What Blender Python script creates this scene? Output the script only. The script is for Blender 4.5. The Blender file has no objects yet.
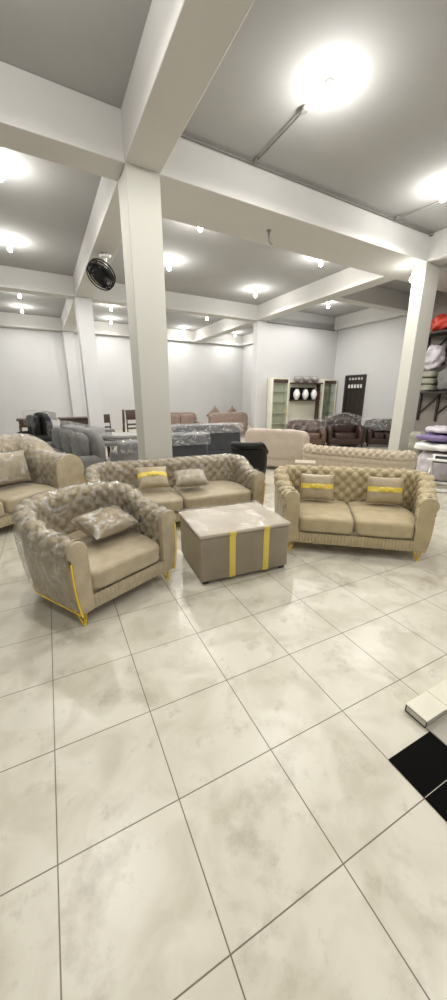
import bpy, bmesh, math, random
from mathutils import Vector, Matrix, noise
random.seed(7)
PI = math.pi
SC = bpy.context.scene
COL = SC.collection

# ------------------------------------------------------------------ materials
def mat(name, col, rough=.6, metal=0., var=.0, vscale=6., bump=0., bscale=40., sheen=0., coat=0., emit=None, spec=.5, stretch=None):
    m = bpy.data.materials.new(name); m.use_nodes = True
    nt = m.node_tree; b = nt.nodes['Principled BSDF']
    b.inputs['Base Color'].default_value = (*col, 1); b.inputs['Roughness'].default_value = rough
    b.inputs['Metallic'].default_value = metal; b.inputs['Specular IOR Level'].default_value = spec
    if sheen: b.inputs['Sheen Weight'].default_value = sheen; b.inputs['Sheen Roughness'].default_value = .4
    if coat: b.inputs['Coat Weight'].default_value = coat; b.inputs['Coat Roughness'].default_value = .15
    if emit: b.inputs['Emission Color'].default_value = (*emit[0], 1); b.inputs['Emission Strength'].default_value = emit[1]
    tc = nt.nodes.new('ShaderNodeTexCoord')
    vec = tc.outputs['Object']
    if stretch:
        mp = nt.nodes.new('ShaderNodeMapping'); mp.inputs['Scale'].default_value = stretch
        nt.links.new(vec, mp.inputs[0]); vec = mp.outputs[0]
    if var:
        n = nt.nodes.new('ShaderNodeTexNoise'); n.inputs['Scale'].default_value = vscale; n.inputs['Detail'].default_value = 4
        nt.links.new(vec, n.inputs['Vector'])
        r = nt.nodes.new('ShaderNodeValToRGB')
        r.color_ramp.elements[0].position = .3; r.color_ramp.elements[1].position = .7
        r.color_ramp.elements[0].color = (*[c * (1 - var) for c in col], 1)
        r.color_ramp.elements[1].color = (*[min(1, c * (1 + var)) for c in col], 1)
        nt.links.new(n.outputs[0], r.inputs[0]); nt.links.new(r.outputs[0], b.inputs['Base Color'])
    if bump:
        n2 = nt.nodes.new('ShaderNodeTexNoise'); n2.inputs['Scale'].default_value = bscale; n2.inputs['Detail'].default_value = 3
        nt.links.new(vec, n2.inputs['Vector'])
        bp = nt.nodes.new('ShaderNodeBump'); bp.inputs['Strength'].default_value = bump; bp.inputs['Distance'].default_value = .02
        nt.links.new(n2.outputs[0], bp.inputs['Height']); nt.links.new(bp.outputs[0], b.inputs['Normal'])
    return m

def film_mat(name, fac=.14, tint=(1, 1, 1), rough=.12, scale=9., bstr=.9, haze=.0, crease_glint=.45):
    m = bpy.data.materials.new(name); m.use_nodes = True
    nt = m.node_tree; nt.nodes.clear()
    out = nt.nodes.new('ShaderNodeOutputMaterial')
    tr = nt.nodes.new('ShaderNodeBsdfTransparent'); tr.inputs[0].default_value = (*tint, 1)
    gl = nt.nodes.new('ShaderNodeBsdfGlossy'); gl.inputs['Roughness'].default_value = rough
    df = nt.nodes.new('ShaderNodeBsdfDiffuse'); df.inputs[0].default_value = (.85, .85, .83, 1)
    tc = nt.nodes.new('ShaderNodeTexCoord')
    mp = nt.nodes.new('ShaderNodeMapping'); mp.inputs['Scale'].default_value = (1, .45, 1); mp.inputs['Rotation'].default_value = (.3, .5, .6)
    n = nt.nodes.new('ShaderNodeTexNoise'); n.inputs['Scale'].default_value = scale; n.inputs['Detail'].default_value = 5; n.inputs['Distortion'].default_value = 1.2
    bp = nt.nodes.new('ShaderNodeBump'); bp.inputs['Strength'].default_value = bstr; bp.inputs['Distance'].default_value = .05
    nt.links.new(tc.outputs['Object'], mp.inputs[0]); nt.links.new(mp.outputs[0], n.inputs['Vector'])
    nt.links.new(n.outputs[0], bp.inputs['Height']); nt.links.new(bp.outputs[0], gl.inputs['Normal'])
    fr = nt.nodes.new('ShaderNodeFresnel'); fr.inputs[0].default_value = 1.45; nt.links.new(bp.outputs[0], fr.inputs['Normal'])
    ad = nt.nodes.new('ShaderNodeMath'); ad.operation = 'MULTIPLY_ADD'; ad.inputs[1].default_value = .45; ad.inputs[2].default_value = fac
    ad.use_clamp = True
    nt.links.new(fr.outputs[0], ad.inputs[0])
    m1 = nt.nodes.new('ShaderNodeMixShader'); m1.inputs[0].default_value = haze
    mp2 = nt.nodes.new('ShaderNodeMapping'); mp2.inputs['Scale'].default_value = (1, 3.2, 1.6); mp2.inputs['Rotation'].default_value = (.5, .2, .7)
    nt.links.new(tc.outputs['Object'], mp2.inputs[0])
    n3 = nt.nodes.new('ShaderNodeTexNoise'); n3.inputs['Scale'].default_value = 3.6; n3.inputs['Detail'].default_value = 4; n3.inputs['Distortion'].default_value = .7
    nt.links.new(mp2.outputs[0], n3.inputs['Vector'])
    rp = nt.nodes.new('ShaderNodeValToRGB'); el = rp.color_ramp.elements
    el[0].position = .47; el[0].color = (haze, haze, haze, 1); el[1].position = .53; el[1].color = (haze, haze, haze, 1)
    q = el.new(.50); q.color = (min(1, haze + crease_glint),) * 3 + (1,)  # white streaks paint highlights along the film's whitened creases
    nt.links.new(n3.outputs[0], rp.inputs[0]); nt.links.new(rp.outputs[0], m1.inputs[0])
    nt.links.new(tr.outputs[0], m1.inputs[1]); nt.links.new(df.outputs[0], m1.inputs[2])
    m2 = nt.nodes.new('ShaderNodeMixShader')
    nt.links.new(ad.outputs[0], m2.inputs[0]); nt.links.new(m1.outputs[0], m2.inputs[1]); nt.links.new(gl.outputs[0], m2.inputs[2])
    nt.links.new(m2.outputs[0], out.inputs[0])
    return m

def floor_mat():
    m = bpy.data.materials.new('glazed_tile'); m.use_nodes = True
    nt = m.node_tree; b = nt.nodes['Principled BSDF']; L = nt.links.new
    tc = nt.nodes.new('ShaderNodeTexCoord'); sep = nt.nodes.new('ShaderNodeSeparateXYZ'); L(tc.outputs['Object'], sep.inputs[0])
    def M(op, a, bb=None, c=None):
        x = nt.nodes.new('ShaderNodeMath'); x.operation = op
        for i, v in enumerate((a, bb, c)):
            if v is None: continue
            if isinstance(v, (int, float)): x.inputs[i].default_value = v
            else: L(v, x.inputs[i])
        return x.outputs[0]
    ds = []
    for ax in ('X', 'Y'):
        f = M('FRACT', M('MULTIPLY_ADD', sep.outputs[ax], 2., .5 + 100))
        ds.append(M('MULTIPLY', M('ABSOLUTE', M('SUBTRACT', f, .5)), .5))
    d = M('MINIMUM', ds[0], ds[1])
    g = nt.nodes.new('ShaderNodeMapRange'); g.inputs[1].default_value = .0016; g.inputs[2].default_value = .0032
    g.inputs[3].default_value = 1; g.inputs[4].default_value = 0; L(d, g.inputs[0])
    # marble clouds
    n1 = nt.nodes.new('ShaderNodeTexNoise'); n1.inputs['Scale'].default_value = 4.; n1.inputs['Detail'].default_value = 6; n1.inputs['Distortion'].default_value = .8
    L(tc.outputs['Object'], n1.inputs['Vector'])
    r1 = nt.nodes.new('ShaderNodeValToRGB'); e = r1.color_ramp.elements
    e[0].position = .34; e[0].color = FLOOR_B; e[1].position = .6; e[1].color = FLOOR_A
    L(n1.outputs[0], r1.inputs[0])
    # dirt scuffs
    n2 = nt.nodes.new('ShaderNodeTexNoise'); n2.inputs['Scale'].default_value = 2.3; n2.inputs['Detail'].default_value = 9; n2.inputs['Roughness'].default_value = .68
    L(tc.outputs['Object'], n2.inputs['Vector'])
    r2 = nt.nodes.new('ShaderNodeValToRGB'); e = r2.color_ramp.elements
    e[0].position = .55; e[0].color = (0, 0, 0, 1); e[1].position = .72; e[1].color = (1, 1, 1, 1)
    L(n2.outputs[0], r2.inputs[0])
    mx = nt.nodes.new('ShaderNodeMix'); mx.data_type = 'RGBA'
    L(M('MULTIPLY', r2.outputs[0], .6), mx.inputs[0]); L(r1.outputs[0], mx.inputs[6]); mx.inputs[7].default_value = (.27, .23, .165, 1)
    n4 = nt.nodes.new('ShaderNodeTexNoise'); n4.inputs['Scale'].default_value = 7.5; n4.inputs['Detail'].default_value = 7; n4.inputs['Roughness'].default_value = .7
    L(tc.outputs['Object'], n4.inputs['Vector'])
    r4 = nt.nodes.new('ShaderNodeValToRGB'); e = r4.color_ramp.elements
    e[0].position = .58; e[0].color = (0, 0, 0, 1); e[1].position = .70; e[1].color = (1, 1, 1, 1)
    L(n4.outputs[0], r4.inputs[0])
    mx4 = nt.nodes.new('ShaderNodeMix'); mx4.data_type = 'RGBA'
    L(M('MULTIPLY', r4.outputs[0], .38), mx4.inputs[0]); L(mx.outputs[2], mx4.inputs[6]); mx4.inputs[7].default_value = (.30, .27, .21, 1)
    mx = mx4
    mg = nt.nodes.new('ShaderNodeMix'); mg.data_type = 'RGBA'
    L(g.outputs[0], mg.inputs[0]); L(mx.outputs[2], mg.inputs[6]); mg.inputs[7].default_value = (.17, .14, .10, 1)
    L(mg.outputs[2], b.inputs['Base Color'])
    b.inputs['Roughness'].default_value = .3; b.inputs['Specular IOR Level'].default_value = .4
    bp = nt.nodes.new('ShaderNodeBump'); bp.inputs['Strength'].default_value = .4; bp.inputs['Distance'].default_value = .003; bp.invert = True
    L(g.outputs[0], bp.inputs['Height']); L(bp.outputs[0], b.inputs['Normal'])
    return m

FLOOR_A = (.65, .615, .515, 1); FLOOR_B = (.54, .50, .40, 1)
M_FLOOR = floor_mat()
M_WALL = mat('white_wall_paint', (.55, .548, .545), .8, var=.03, vscale=.8)
M_PILLAR = mat('cream_pillar_paint', (.51, .50, .445), .75, var=.03, vscale=1.2)
M_CEIL = mat('grey_ceiling_plaster', (.40, .395, .39), .9, var=.05, vscale=.7)
M_BEAM = mat('white_beam_paint', (.64, .63, .605), .8, var=.03, vscale=1.)
M_VELVET = mat('beige_velvet', (.44, .355, .205), .6, var=.1, vscale=9, sheen=.35, bump=.15, bscale=30)
M_VELVETG = mat('taupe_velvet', (.42, .345, .225), .55, var=.12, vscale=9, sheen=.4, bump=.15, bscale=30)
M_CREAM = mat('cream_boucle', (.50, .42, .31), .85, var=.08, vscale=14, sheen=.3, bump=.3, bscale=60)
M_PINKB = mat('pinkish_beige_plush', (.48, .40, .32), .85, var=.06, vscale=6, sheen=.3)
M_CUSH = mat('shiny_taupe_satin', (.38, .30, .19), .35, var=.1, vscale=7, sheen=.3, bump=.3, bscale=18)
M_PALEC = mat('pale_taupe_satin', (.40, .325, .205), .4, var=.1, vscale=7, sheen=.3, bump=.2, bscale=18)
M_GOLD = mat('bright_gold', (.92, .66, .10), .25, metal=.85)
M_YELLOW = mat('yellow_ribbon', (.80, .62, .10), .45)
M_STRIPE = mat('yellow_strap', (.86, .66, .10), .5)
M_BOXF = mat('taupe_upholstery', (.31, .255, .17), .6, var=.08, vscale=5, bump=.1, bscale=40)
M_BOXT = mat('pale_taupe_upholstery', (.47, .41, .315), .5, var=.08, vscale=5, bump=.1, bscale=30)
M_BLACK = mat('black_plastic', (.008, .008, .008), .55, spec=.25)
M_CHAR = mat('charcoal_plush', (.045, .048, .055), .8, var=.2, vscale=6, sheen=.3)
M_GREY = mat('grey_plush', (.17, .165, .16), .75, var=.12, vscale=6, sheen=.3)
M_LGREY = mat('pale_grey_plush', (.36, .35, .33), .75, var=.1, vscale=6, sheen=.2)
M_BROWN = mat('dark_red_brown_leather', (.036, .016, .012), .42, var=.25, vscale=4, bump=.25, bscale=14)
M_TAN = mat('tan_brown_leather', (.10, .055, .036), .5, var=.15, vscale=5, bump=.2, bscale=14)
M_WOOD = mat('dark_walnut', (.065, .038, .026), .45, var=.3, vscale=5, stretch=(1, 1, 8))
M_DOORW = mat('dark_door_wood', (.024, .018, .015), .5, var=.25, vscale=5, stretch=(6, 6, .6))
M_CAB = mat('cream_lacquer', (.72, .70, .58), .4, var=.03, vscale=3)
M_CABIN = mat('pale_green_interior', (.66, .66, .53), .5)
M_GLASS = film_mat('cabinet_glass', fac=.05, tint=(.97, .99, .97), rough=.05, bstr=.0, crease_glint=0)
M_WIN = mat('pale_pane', (.75, .75, .72), .3)  # pale opaque colour for the panes above the door
M_WHITE = mat('white_plastic', (.82, .81, .78), .4)
M_BULB = mat('lit_bulb', (1, 1, .97), .3, emit=((1, .98, .92), 110))
M_METAL = mat('grey_conduit', (.22, .21, .20), .5)
M_RED = mat('red_tarpaulin', (.50, .045, .025), .5, var=.2, vscale=6, bump=.4, bscale=12)
M_PURPLE = mat('purple_fabric', (.20, .15, .30), .7, var=.15, vscale=8)
M_LILAC = mat('lilac_white_plastic', (.56, .52, .55), .4, var=.1, vscale=8, bump=.4, bscale=14)
M_OLIVE = mat('greyish_olive_cloth', (.30, .30, .24), .8, var=.15, vscale=9)
M_RACK = mat('dark_steel', (.016, .012, .010), .5)
M_WARMW = mat('taupe_wall_with_painted_shade', (.22, .195, .175), .85, var=.06, vscale=1.)  # taupe darkened in the colour itself, standing in for the unlit rack wall
M_BTILE = mat('black_glazed_tile', (.003, .003, .003), .2, spec=.12)
M_STEP = mat('cream_step_tile', (.74, .70, .58), .3, var=.06, vscale=5)
M_STEPG = mat('grey_step_stone', (.36, .34, .28), .5, var=.1, vscale=8)
M_TRIMD = mat('dark_edge_trim', (.06, .055, .045), .5)
M_PCUSH = mat('brown_velvet_cushion', (.24, .175, .14), .7, var=.15, vscale=9, sheen=.3)
M_FILM = film_mat('clear_plastic_wrap', .06, rough=.13, scale=13, bstr=1.0, haze=.0)
M_FILMB = film_mat('tight_plastic_wrap', .02, rough=.2, scale=5, bstr=.35, haze=.0, crease_glint=.03)
M_FILMW = film_mat('cloudy_plastic_wrap', .06, rough=.15, scale=9, bstr=1.0, haze=.14)

# ------------------------------------------------------------------ builders
def link(name, bm, m, parent=None, smooth=40, mats=None):
    me = bpy.data.meshes.new(name)
    bmesh.ops.recalc_face_normals(bm, faces=bm.faces[:]) if len(bm.faces) else None
    if smooth:
        a = math.radians(smooth)
        for f in bm.faces: f.smooth = True
        for e in bm.edges:
            if len(e.link_faces) == 2 and e.calc_face_angle(0) > a: e.smooth = False
    bm.to_mesh(me); bm.free()
    for x in (mats or [m]): me.materials.append(x)
    o = bpy.data.objects.new(name, me); COL.objects.link(o)
    if parent: o.parent = parent
    return o
def tag(o, label, cat, group=None):
    o['label'] = label; o['category'] = cat
    if group: o['group'] = group
    return o
def thing(name, label, cat, loc=(0, 0, 0), rz=0, group=None):
    o = bpy.data.objects.new(name, None); COL.objects.link(o); o.empty_display_size = .1
    o.location = loc; o.rotation_euler = (0, 0, rz)
    return tag(o, label, cat, group)
def B(): return bmesh.new()
def box(bm, x0, x1, y0, y1, z0, z1, bev=0, T=None, seg=2):
    r = bmesh.ops.create_cube(bm, size=1)
    vs = r['verts']
    for v in vs: v.co = Vector(((x0 + x1) / 2 + v.co.x * (x1 - x0), (y0 + y1) / 2 + v.co.y * (y1 - y0), (z0 + z1) / 2 + v.co.z * (z1 - z0)))
    if bev:
        es = {e for v in vs for e in v.link_edges}
        rr = bmesh.ops.bevel(bm, geom=list(es), offset=bev, segments=seg, profile=.5, affect='EDGES')
        vs = list({v for f in rr['faces'] for v in f.verts} | {v for v in vs if v.is_valid})
    if T is not None:
        for v in vs: v.co = T @ v.co
    return vs
def tube(bm, pts, r, n=8, closed=False, caps=True):
    pts = [Vector(p) for p in pts]; rings = []
    N = len(pts)
    up = Vector((0, 0, 1))
    for i, p in enumerate(pts):
        a = pts[i - 1] if (i > 0 or closed) else pts[i]
        b = pts[(i + 1) % N] if (i < N - 1 or closed) else pts[i]
        d = (b - a).normalized()
        ref = up if abs(d.z) < .92 else Vector((1, 0, 0))
        u = d.cross(ref).normalized(); w = u.cross(d)
        rr = r[i] if isinstance(r, (list, tuple)) else r
        rings.append([bm.verts.new(p + rr * (math.cos(2 * PI * k / n) * u + math.sin(2 * PI * k / n) * w)) for k in range(n)])
    for i in range(N if closed else N - 1):
        A, Bq = rings[i], rings[(i + 1) % N]
        for k in range(n): bm.faces.new((A[k], A[(k + 1) % n], Bq[(k + 1) % n], Bq[k]))
    if caps and not closed:
        bm.faces.new(rings[0]); bm.faces.new(rings[-1][::-1])
def lathe(bm, prof, n=20, T=None):
    rings = []
    for r, z in prof:
        rings.append([bm.verts.new(Vector((r * math.cos(2 * PI * k / n), r * math.sin(2 * PI * k / n), z))) for k in range(n)])
    for A, Bq in zip(rings, rings[1:]):
        for k in range(n): bm.faces.new((A[k], A[(k + 1) % n], Bq[(k + 1) % n], Bq[k]))
    bm.faces.new(rings[0]); bm.faces.new(rings[-1])
    if T is not None:
        for R in rings:
            for v in R: v.co = T @ v.co
def grid(bm, fn, nu, nv, closed_u=False):
    V = [[bm.verts.new(fn(i / nu, j / nv)) for j in range(nv + 1)] for i in range(nu + 1)]
    for i in range(nu):
        for j in range(nv): bm.faces.new((V[i][j], V[i + 1][j], V[i + 1][j + 1], V[i][j + 1]))
    return V
def sbox(bm, c, s, e=6., n=8, T=None, wr=0., seed=0, fn=None):
    """soft upholstered block: cube grid pulled onto a superellipsoid, optional wrinkles"""
    D = {}
    def gv(p):
        k = tuple(round(c * 1000) for c in p)
        if k not in D: D[k] = bm.verts.new(p)
        return D[k]
    ts = [2 * i / (n + 1) - 1 for i in range(n + 2)]
    for ax in range(3):
        for sg in (-1, 1):
            def P(a, b):
                q = [0, 0, 0]; q[ax] = sg; q[(ax + 1) % 3] = a; q[(ax + 2) % 3] = b; return Vector(q)
            for i in range(n + 1):
                for j in range(n + 1):
                    f = [gv(P(ts[i], ts[j])), gv(P(ts[i + 1], ts[j])), gv(P(ts[i + 1], ts[j + 1])), gv(P(ts[i], ts[j + 1]))]
                    bm.faces.new(f if sg > 0 else f[::-1])
    vs = list(D.values())
    for v in vs:
        p = v.co
        k = (abs(p.x) ** e + abs(p.y) ** e + abs(p.z) ** e) ** (1 / e)
        q = p / k
        w = Vector((q.x * s[0] / 2, q.y * s[1] / 2, q.z * s[2] / 2))
        if fn: w = fn(w, q)
        if wr:
            nz = noise.noise(w * 7 + Vector((seed * 3.1, seed, 0))) * wr
            w = w + q.normalized() * nz
        w = w + Vector(c)
        v.co = T @ w if T is not None else w
    return vs
def pillow_fn(w, h, t, pinch=.12):
    def f(u, v, side, off=0):
        a, b = 2 * u - 1, 2 * v - 1
        k = ((1 - abs(a) ** 2.6) * (1 - abs(b) ** 2.6)); k = max(0, k) ** .45
        x = a * w / 2 * (1 - pinch * (1 - abs(b) ** 2) * 0 - pinch * (1 - b * b) * abs(a) ** 3 * .5)
        z = b * h / 2 * (1 - pinch * (1 - a * a) * abs(b) ** 3 * .5)
        wv = .012 * noise.noise(Vector((a * 3, b * 3, side * 2.))) * k
        return Vector((x, side * (t / 2 * k + off) + wv, z))
    return f

def make_pillow(name, label, w, h, t, m, M4, band=True, group=None, film=False):
    root = thing(name, label, 'cushion', group=group)
    root.matrix_world = M4
    f = pillow_fn(w, h, t)
    bm = B()
    for sd in (1, -1): grid(bm, lambda u, v: f(u, v, sd), 20, 16)
    bmesh.ops.remove_doubles(bm, verts=bm.verts[:], dist=1e-4)
    link('cover', bm, m, root, 60)
    if band:
        bm = B()
        for sd in (1, -1): grid(bm, lambda u, v: f(u, .45 + .18 * v, sd, .004), 20, 4)
        b = link('ribbon_band', bm, M_YELLOW, root, 60); b['label'] = 'yellow ribbon band'
        bm = B()
        sbox(bm, (0, -t / 2 - .014, h * .045), (.05, .022, h * .2), 3, 4)
        sbox(bm, (-.05, -t / 2 - .006, h * .045), (.07, .02, h * .15), 2.5, 4)
        sbox(bm, (.05, -t / 2 - .006, h * .045), (.07, .02, h * .15), 2.5, 4)
        b = link('ribbon_bow', bm, M_YELLOW, root, 60); b['label'] = 'yellow bow knot'
    if film:
        bm = B()
        for sd in (1, -1): grid(bm, lambda u, v: f(u, v, sd, .008 + .012 * abs(noise.noise(Vector((u * 6, v * 6, sd))))) * 1.04, 22, 18)
        link('plastic_wrap', bm, M_FILM, root, 80)
    return root

class Sweep:
    """U-shaped plan of a tub sofa: left arm front -> back -> right arm front (local: front at y=0, +y backwards)"""
    def __init__(s, W, D, th, r, Ha, Hb, flare=0., step=.012, y0=.25, y1=.8):
        s.W, s.D, s.th, s.r, s.Ha, s.Hb, s.flare = W, D, th, r, Ha, Hb, flare
        a = W / 2 - th / 2; d = D - th / 2
        pts = []
        def seg(p, q):
            n = max(2, int((Vector(q) - Vector(p)).length / step))
            for i in range(n): pts.append(Vector(p).lerp(Vector(q), i / n))
        def arc(c, a0, a1):
            n = max(4, int(abs(a1 - a0) * r / step))
            for i in range(n):
                t = a0 + (a1 - a0) * i / n; pts.append(Vector((c[0] + r * math.cos(t), c[1] + r * math.sin(t))))
        seg((-a, 0), (-a, d - r)); arc((-a + r, d - r), PI, PI / 2)
        seg((-a + r, d), (a - r, d)); arc((a - r, d - r), PI / 2, 0)
        seg((a, d - r), (a, 0)); pts.append(Vector((a, 0)))
        for p in pts:
            if flare: p.x *= 1 + flare * max(0, 1 - p.y / d)
        s.p = pts; s.n = []; s.L = [0]
        for i, p in enumerate(pts):
            t = (pts[min(i + 1, len(pts) - 1)] - pts[max(i - 1, 0)]).normalized()
            s.n.append(Vector((-t.y, t.x)))
            if i: s.L.append(s.L[-1] + (p - pts[i - 1]).length)
        s.h = []
        for p in pts:
            k = min(1, max(0, (p.y - y0 * d) / ((y1 - y0) * d))); k = k * k * (3 - 2 * k)
            s.h.append(Ha + (Hb - Ha) * k)
        s.R = th / 2 + .012
    def at(s, i, n, z): return Vector((s.p[i].x + s.n[i].x * n, s.p[i].y + s.n[i].y * n, z))
    def profile(s, H, zs, nin=22, nr=22, nout=4):
        """list of (n, z, normal_n, normal_z, v)"""
        th, R = s.th, s.R; out = []
        zc = H - R
        for k in range(nin):
            t = k / nin; out.append((-R, zs + (zc - zs) * t, -1, 0))
        for k in range(nr + 1):
            a = PI - (PI + .5) * k / nr
            out.append((R * math.cos(a), zc + R * math.sin(a), math.cos(a), math.sin(a)))
        ne, ze = out[-1][0], out[-1][1]
        out.append((th / 2 - .025, ze - .015, 1, 0))
        res = []; v = 0
        for k, o in enumerate(out):
            if k: v += math.hypot(o[0] - out[k - 1][0], o[1] - out[k - 1][1])
            res.append((*o, v))
        return res
    def tufted(s, zs, cell=.072, cv=.072, depth=.04):
        bm = B(); V = []
        v0 = 0
        for i in range(len(s.p)):
            pr = s.profile(s.h[i], zs); row = []
            vtop = pr[-1][4]
            for (n, z, nn, nz, v) in pr:
                a = s.L[i] / cell; b = (vtop - v) / cv
                f = (abs(math.sin(PI * (a + b) / 2)) * abs(math.sin(PI * (a - b) / 2))) ** .5
                fade = min(1, v / .06) * min(1, (vtop - v) / .05)
                d = depth * (f - .75) * fade
                row.append(bm.verts.new(s.at(i, n + nn * d, z + nz * d)))
            V.append(row)
        for A, Bq in zip(V, V[1:]):
            for j in range(len(A) - 1): bm.faces.new((A[j], Bq[j], Bq[j + 1], A[j + 1]))
        return bm
    def outer_zn(s, H):
        pr = s.profile(H, .3); return pr[-1][1]
    def band(s, hgt=.10, pitch=.035, amp=.007):
        bm = B(); V = []
        for i in range(len(s.p)):
            z1 = s.outer_zn(s.h[i]) + .01
            row = []
            for k in range(5):
                t = k / 4
                n = s.th / 2 - .012 + amp * math.sin(2 * PI * s.L[i] / pitch) * (.4 + .6 * math.sin(PI * t)) + .012 * math.sin(PI * t)
                row.append(bm.verts.new(s.at(i, n, z1 - hgt * t)))
            V.append(row)
        for A, Bq in zip(V, V[1:]):
            for j in range(4): bm.faces.new((A[j], Bq[j], Bq[j + 1], A[j + 1]))
        return bm
    def panel_n(s, i, z, hgt=.10):
        z1 = s.outer_zn(s.h[i]) + .01 - hgt
        t = min(1, max(0, (z1 - z) / max(.01, z1 - .13)))
        return s.th / 2 - .012 + .010 * math.sin(PI * t) - .03 * t
    def panel(s, zb=.13, hgt=.10, seam=.28):
        bm = B(); V = []
        for i in range(len(s.p)):
            z1 = s.outer_zn(s.h[i]) + .012 - hgt; row = []
            for k in range(11):
                z = z1 + (zb - z1) * k / 10
                q = (s.L[i] / seam) % 1
                n = s.panel_n(i, z, hgt) - .010 * math.exp(-((q - .5) / .04) ** 2) + .004 * noise.noise(Vector((s.L[i] * 5, z * 9, 1)))
                row.append(bm.verts.new(s.at(i, n, z)))
            row.append(bm.verts.new(s.at(i, -s.R + .02, zb)))
            row.append(bm.verts.new(s.at(i, -s.R + .02, zb + .2)))
            V.append(row)
        for A, Bq in zip(V, V[1:]):
            for j in range(len(A) - 1): bm.faces.new((A[j], Bq[j], Bq[j + 1], A[j + 1]))
        return bm
    def arm_front(s, left, zb=.13):
        i = 0 if left else len(s.p) - 1
        pr = s.profile(s.h[i], .16, nin=4, nr=16)
        out = [(-s.R + .01, zb)] + [(n * (1.02 if abs(z) else 1), z) for (n, z, *_r) in pr]
        zo = s.outer_zn(s.h[i]) + .01
        for k in range(1, 9):
            z = zo + (zb - zo) * k / 8
            out.append((s.panel_n(i, z) + .004, z))
        bm = B()
        f = [bm.verts.new(s.at(i, n, z) + Vector((0, -.030, 0))) for n, z in out]
        b = [bm.verts.new(s.at(i, n, z) + Vector((0, .02, 0))) for n, z in out]
        bm.faces.new(f); bm.faces.new(b[::-1])
        for k in range(len(f)): bm.faces.new((f[k], f[(k + 1) % len(f)], b[(k + 1) % len(f)], b[k]))
        es = [e for e in bm.edges if all(v in f for v in e.verts)]
        bmesh.ops.bevel(bm, geom=es, offset=.012, segments=2, profile=.5, affect='EDGES')
        return bm
    def film(s, zs, zb=.16, off=.012, seed=0):
        bm = B(); V = []
        for i in range(len(s.p)):
            pr = s.profile(s.h[i], zs, nin=10, nr=12); row = []
            pts = [(n, z, nn, nz) for (n, z, nn, nz, v) in pr[:-1]]
            zo = pts[-1][1]
            for k in range(1, 9):
                z = zo + (zb - zo) * k / 8; pts.append((s.th / 2 + .02 - .05 * (k / 8) ** 2, z, 1, 0))
            for k, (n, z, nn, nz) in enumerate(pts):
                w = noise.noise(Vector((s.L[i] * 4.5, k * .45, seed))) * .5 + noise.noise(Vector((s.L[i] * 14, k * .9, seed + 9))) * .35
                d = off + .016 * abs(w)
                row.append(bm.verts.new(s.at(i, n + nn * d, z + nz * d)))
            V.append(row)
        for A, Bq in zip(V, V[1:]):
            for j in range(len(A) - 1): bm.faces.new((A[j], Bq[j], Bq[j + 1], A[j + 1]))
        return bm

def hairpin(x, y, h=.16, sp=.05, dy=1):
    bm = B()
    foot = Vector((x, y, .006))
    for k in (-1, 0, 1):
        tube(bm, [(x + k * sp, y + dy * .03 * abs(k), h), (x + k * .012, y + dy * .004, .012)], .0075, 6)
    tube(bm, [(x - sp, y + dy * .03, h), (x, y, h), (x + sp, y + dy * .03, h)], .008, 6)
    lathe(bm, [(.010, 0), (.016, .004), (.014, .018), (.006, .022)], 8, Matrix.Translation((x, y, 0)))
    return bm

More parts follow.
